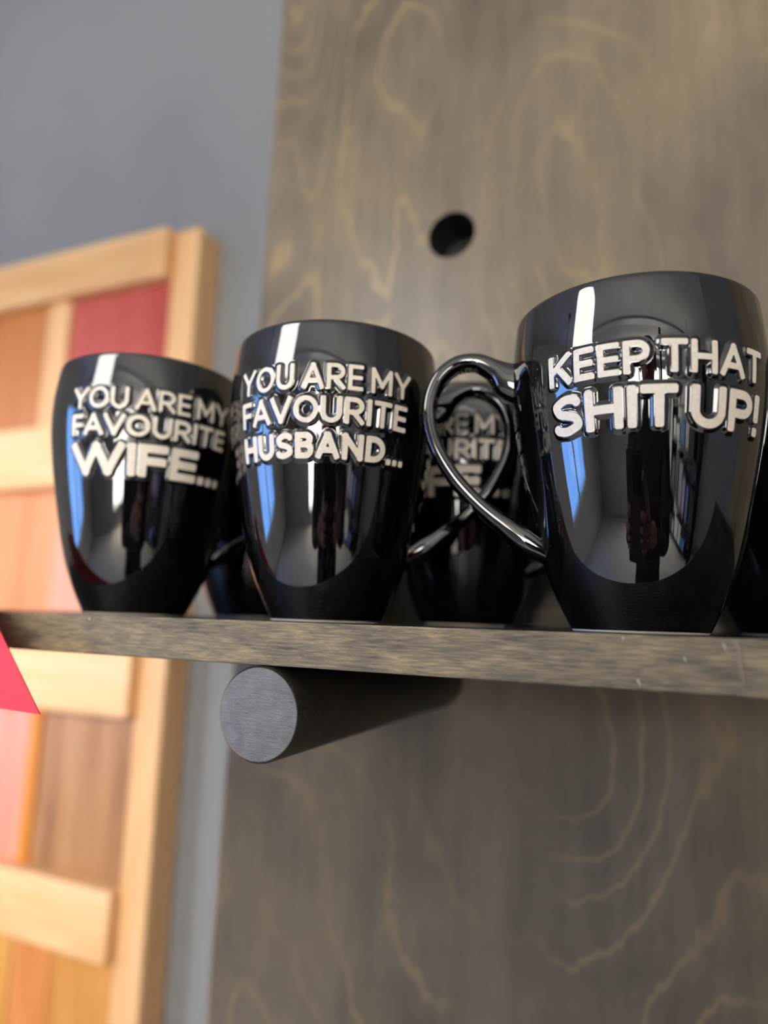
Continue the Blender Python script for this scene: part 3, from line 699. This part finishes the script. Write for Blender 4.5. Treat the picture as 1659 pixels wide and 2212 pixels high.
def finger(pts, r0, r1):
    P = [Vector(p) for p in pts]; n = 8; rows = []
    for i, p in enumerate(P):
        t = (P[min(i+1, len(P)-1)]-P[max(i-1, 0)]).normalized(); a = t.orthogonal().normalized(); b = t.cross(a); r = r0+(r1-r0)*i/(len(P)-1)
        rows.append([bm.verts.new(p+(a*math.cos(2*math.pi*k/n)+b*math.sin(2*math.pi*k/n))*r) for k in range(n)])
    for A_, B_ in zip(rows[:-1], rows[1:]):
        for k in range(n): bm.faces.new((A_[k], A_[(k+1) % n], B_[(k+1) % n], B_[k]))
    c = bm.verts.new(P[-1]+(P[-1]-P[-2]).normalized()*r1*.6)
    for k in range(n): bm.faces.new((rows[-1][k], rows[-1][(k+1) % n], c))
for sg in (1, -1):
    for q, (dz, ln) in enumerate(((.030, .9), (.010, 1.0), (-.010, .95), (-.029, .75))):   # four fingers curl round the far side of the phone
        finger([(.058*sg, .405, 1.285+dz*.8), (.052*sg, .428, 1.287+dz), (.046*sg, .4465, 1.289+dz), (sg*(.046-.022*ln), .4485, 1.291+dz)], .0085, .0065)
    finger([(.060*sg, .395, 1.290), (.052*sg, .405, 1.318), (.040*sg, .412, 1.338), (.028*sg, .4165, 1.350)], .0100, .0078)   # thumb on the screen side
bmesh.ops.recalc_face_normals(bm, faces=bm.faces[:])
M_COAT = plain('dark_maroon_coat', (.035, .016, .016), .85); M_SKIN = plain('skin', (.48, .27, .19), .5); M_TROU = plain('black_trousers', (.012, .012, .014), .8)
M_HAIR = plain('dark_hair', (.018, .012, .009), .5)
pm = bpy.data.meshes.new('body'); 
for m_ in (M_COAT, M_SKIN, M_TROU): pm.materials.append(m_)
for f in bm.faces:
    c = f.calc_center_median(); f.smooth = True
    f.material_index = 1 if (c.z > 1.44 or (c.y > .365 and c.z > 1.1)) else (2 if c.z < .84 else 0)
bm.to_mesh(pm); bm.free(); bpy.data.meshes.remove(bme)
link(bpy.data.objects.new('body', pm), per)
# coat skirt
V = []; F = []; n = 44; prof = [(.172, .128, 1.06), (.180, .142, .94), (.205, .172, .80), (.235, .205, .62), (.25, .22, .48)]
for rx, ry, z in prof:
    for k in range(n):
        a = 2*math.pi*k/n; f_ = 1+.05*math.sin(6*a)*(1.06-z); V.append((rx*f_*math.cos(a), ry*f_*math.sin(a), z))
for i in range(len(prof)-1):
    for k in range(n): F.append((i*n+k, (i+1)*n+k, (i+1)*n+(k+1) % n, i*n+(k+1) % n))
mesh_obj('coat_skirt', V, F, M_COAT, per, True).modifiers.new('thickness', 'SOLIDIFY').thickness = .008
# hair: cap over the back and top of the head, with a fringe line
V = []; F = []; na, nb_ = 28, 12
for i in range(nb_+1):
    for k in range(na):
        a = 2*math.pi*k/na; back = max(0.0, -math.sin(a)); lim = math.radians(62+62*back); ph = lim*i/nb_
        V.append((.092*math.sin(ph)*math.cos(a), .016-.004*back+.108*math.sin(ph)*math.sin(a), 1.605+.108*math.cos(ph)-.03*back*(i/nb_)))
for i in range(nb_):
    for k in range(na): F.append((i*na+k, (i+1)*na+k, (i+1)*na+(k+1) % na, i*na+(k+1) % na))
mesh_obj('hair', V, F, M_HAIR, per, True).modifiers.new('thickness', 'SOLIDIFY').thickness = .01
def blob(name, c, r, mat, par):
    b_ = bmesh.new(); bmesh.ops.create_uvsphere(b_, u_segments=16, v_segments=10, radius=1.0)
    for v in b_.verts: v.co = Vector((v.co.x*r[0]+c[0], v.co.y*r[1]+c[1], v.co.z*r[2]+c[2]))
    return bm_obj(name, b_, mat, par, True)
M_EYE = plain('eye_dark', (.03, .02, .015), .2); M_LIP = plain('lips', (.36, .13, .11), .5)
for sg in (1, -1):
    blob('eye', (.030*sg, .098, 1.592), (.012, .008, .008), M_EYE, per); blob('ear', (.078*sg, .012, 1.575), (.012, .022, .032), M_SKIN, per)
blob('nose', (0, .108, 1.562), (.013, .018, .024), M_SKIN, per); blob('mouth', (0, .092, 1.520), (.024, .010, .008), M_LIP, per)
# the phone itself, its lens just behind the camera point
ph = empty('phone', (0, 0, 0)); ph.matrix_world = cam.matrix_world.copy(); tag(ph, 'black mobile phone held upright by the person in the maroon coat', 'phone')
box('phone_body', -.050, .026, -.128, .026, .0065, .0150, plain('black_phone_back', (.015, .015, .017), .25), ph, .003)
box('camera_bump', -.016, .020, -.016, .020, .0048, .0066, plain('black_lens_plate', (.01, .01, .012), .1), ph, .0007)
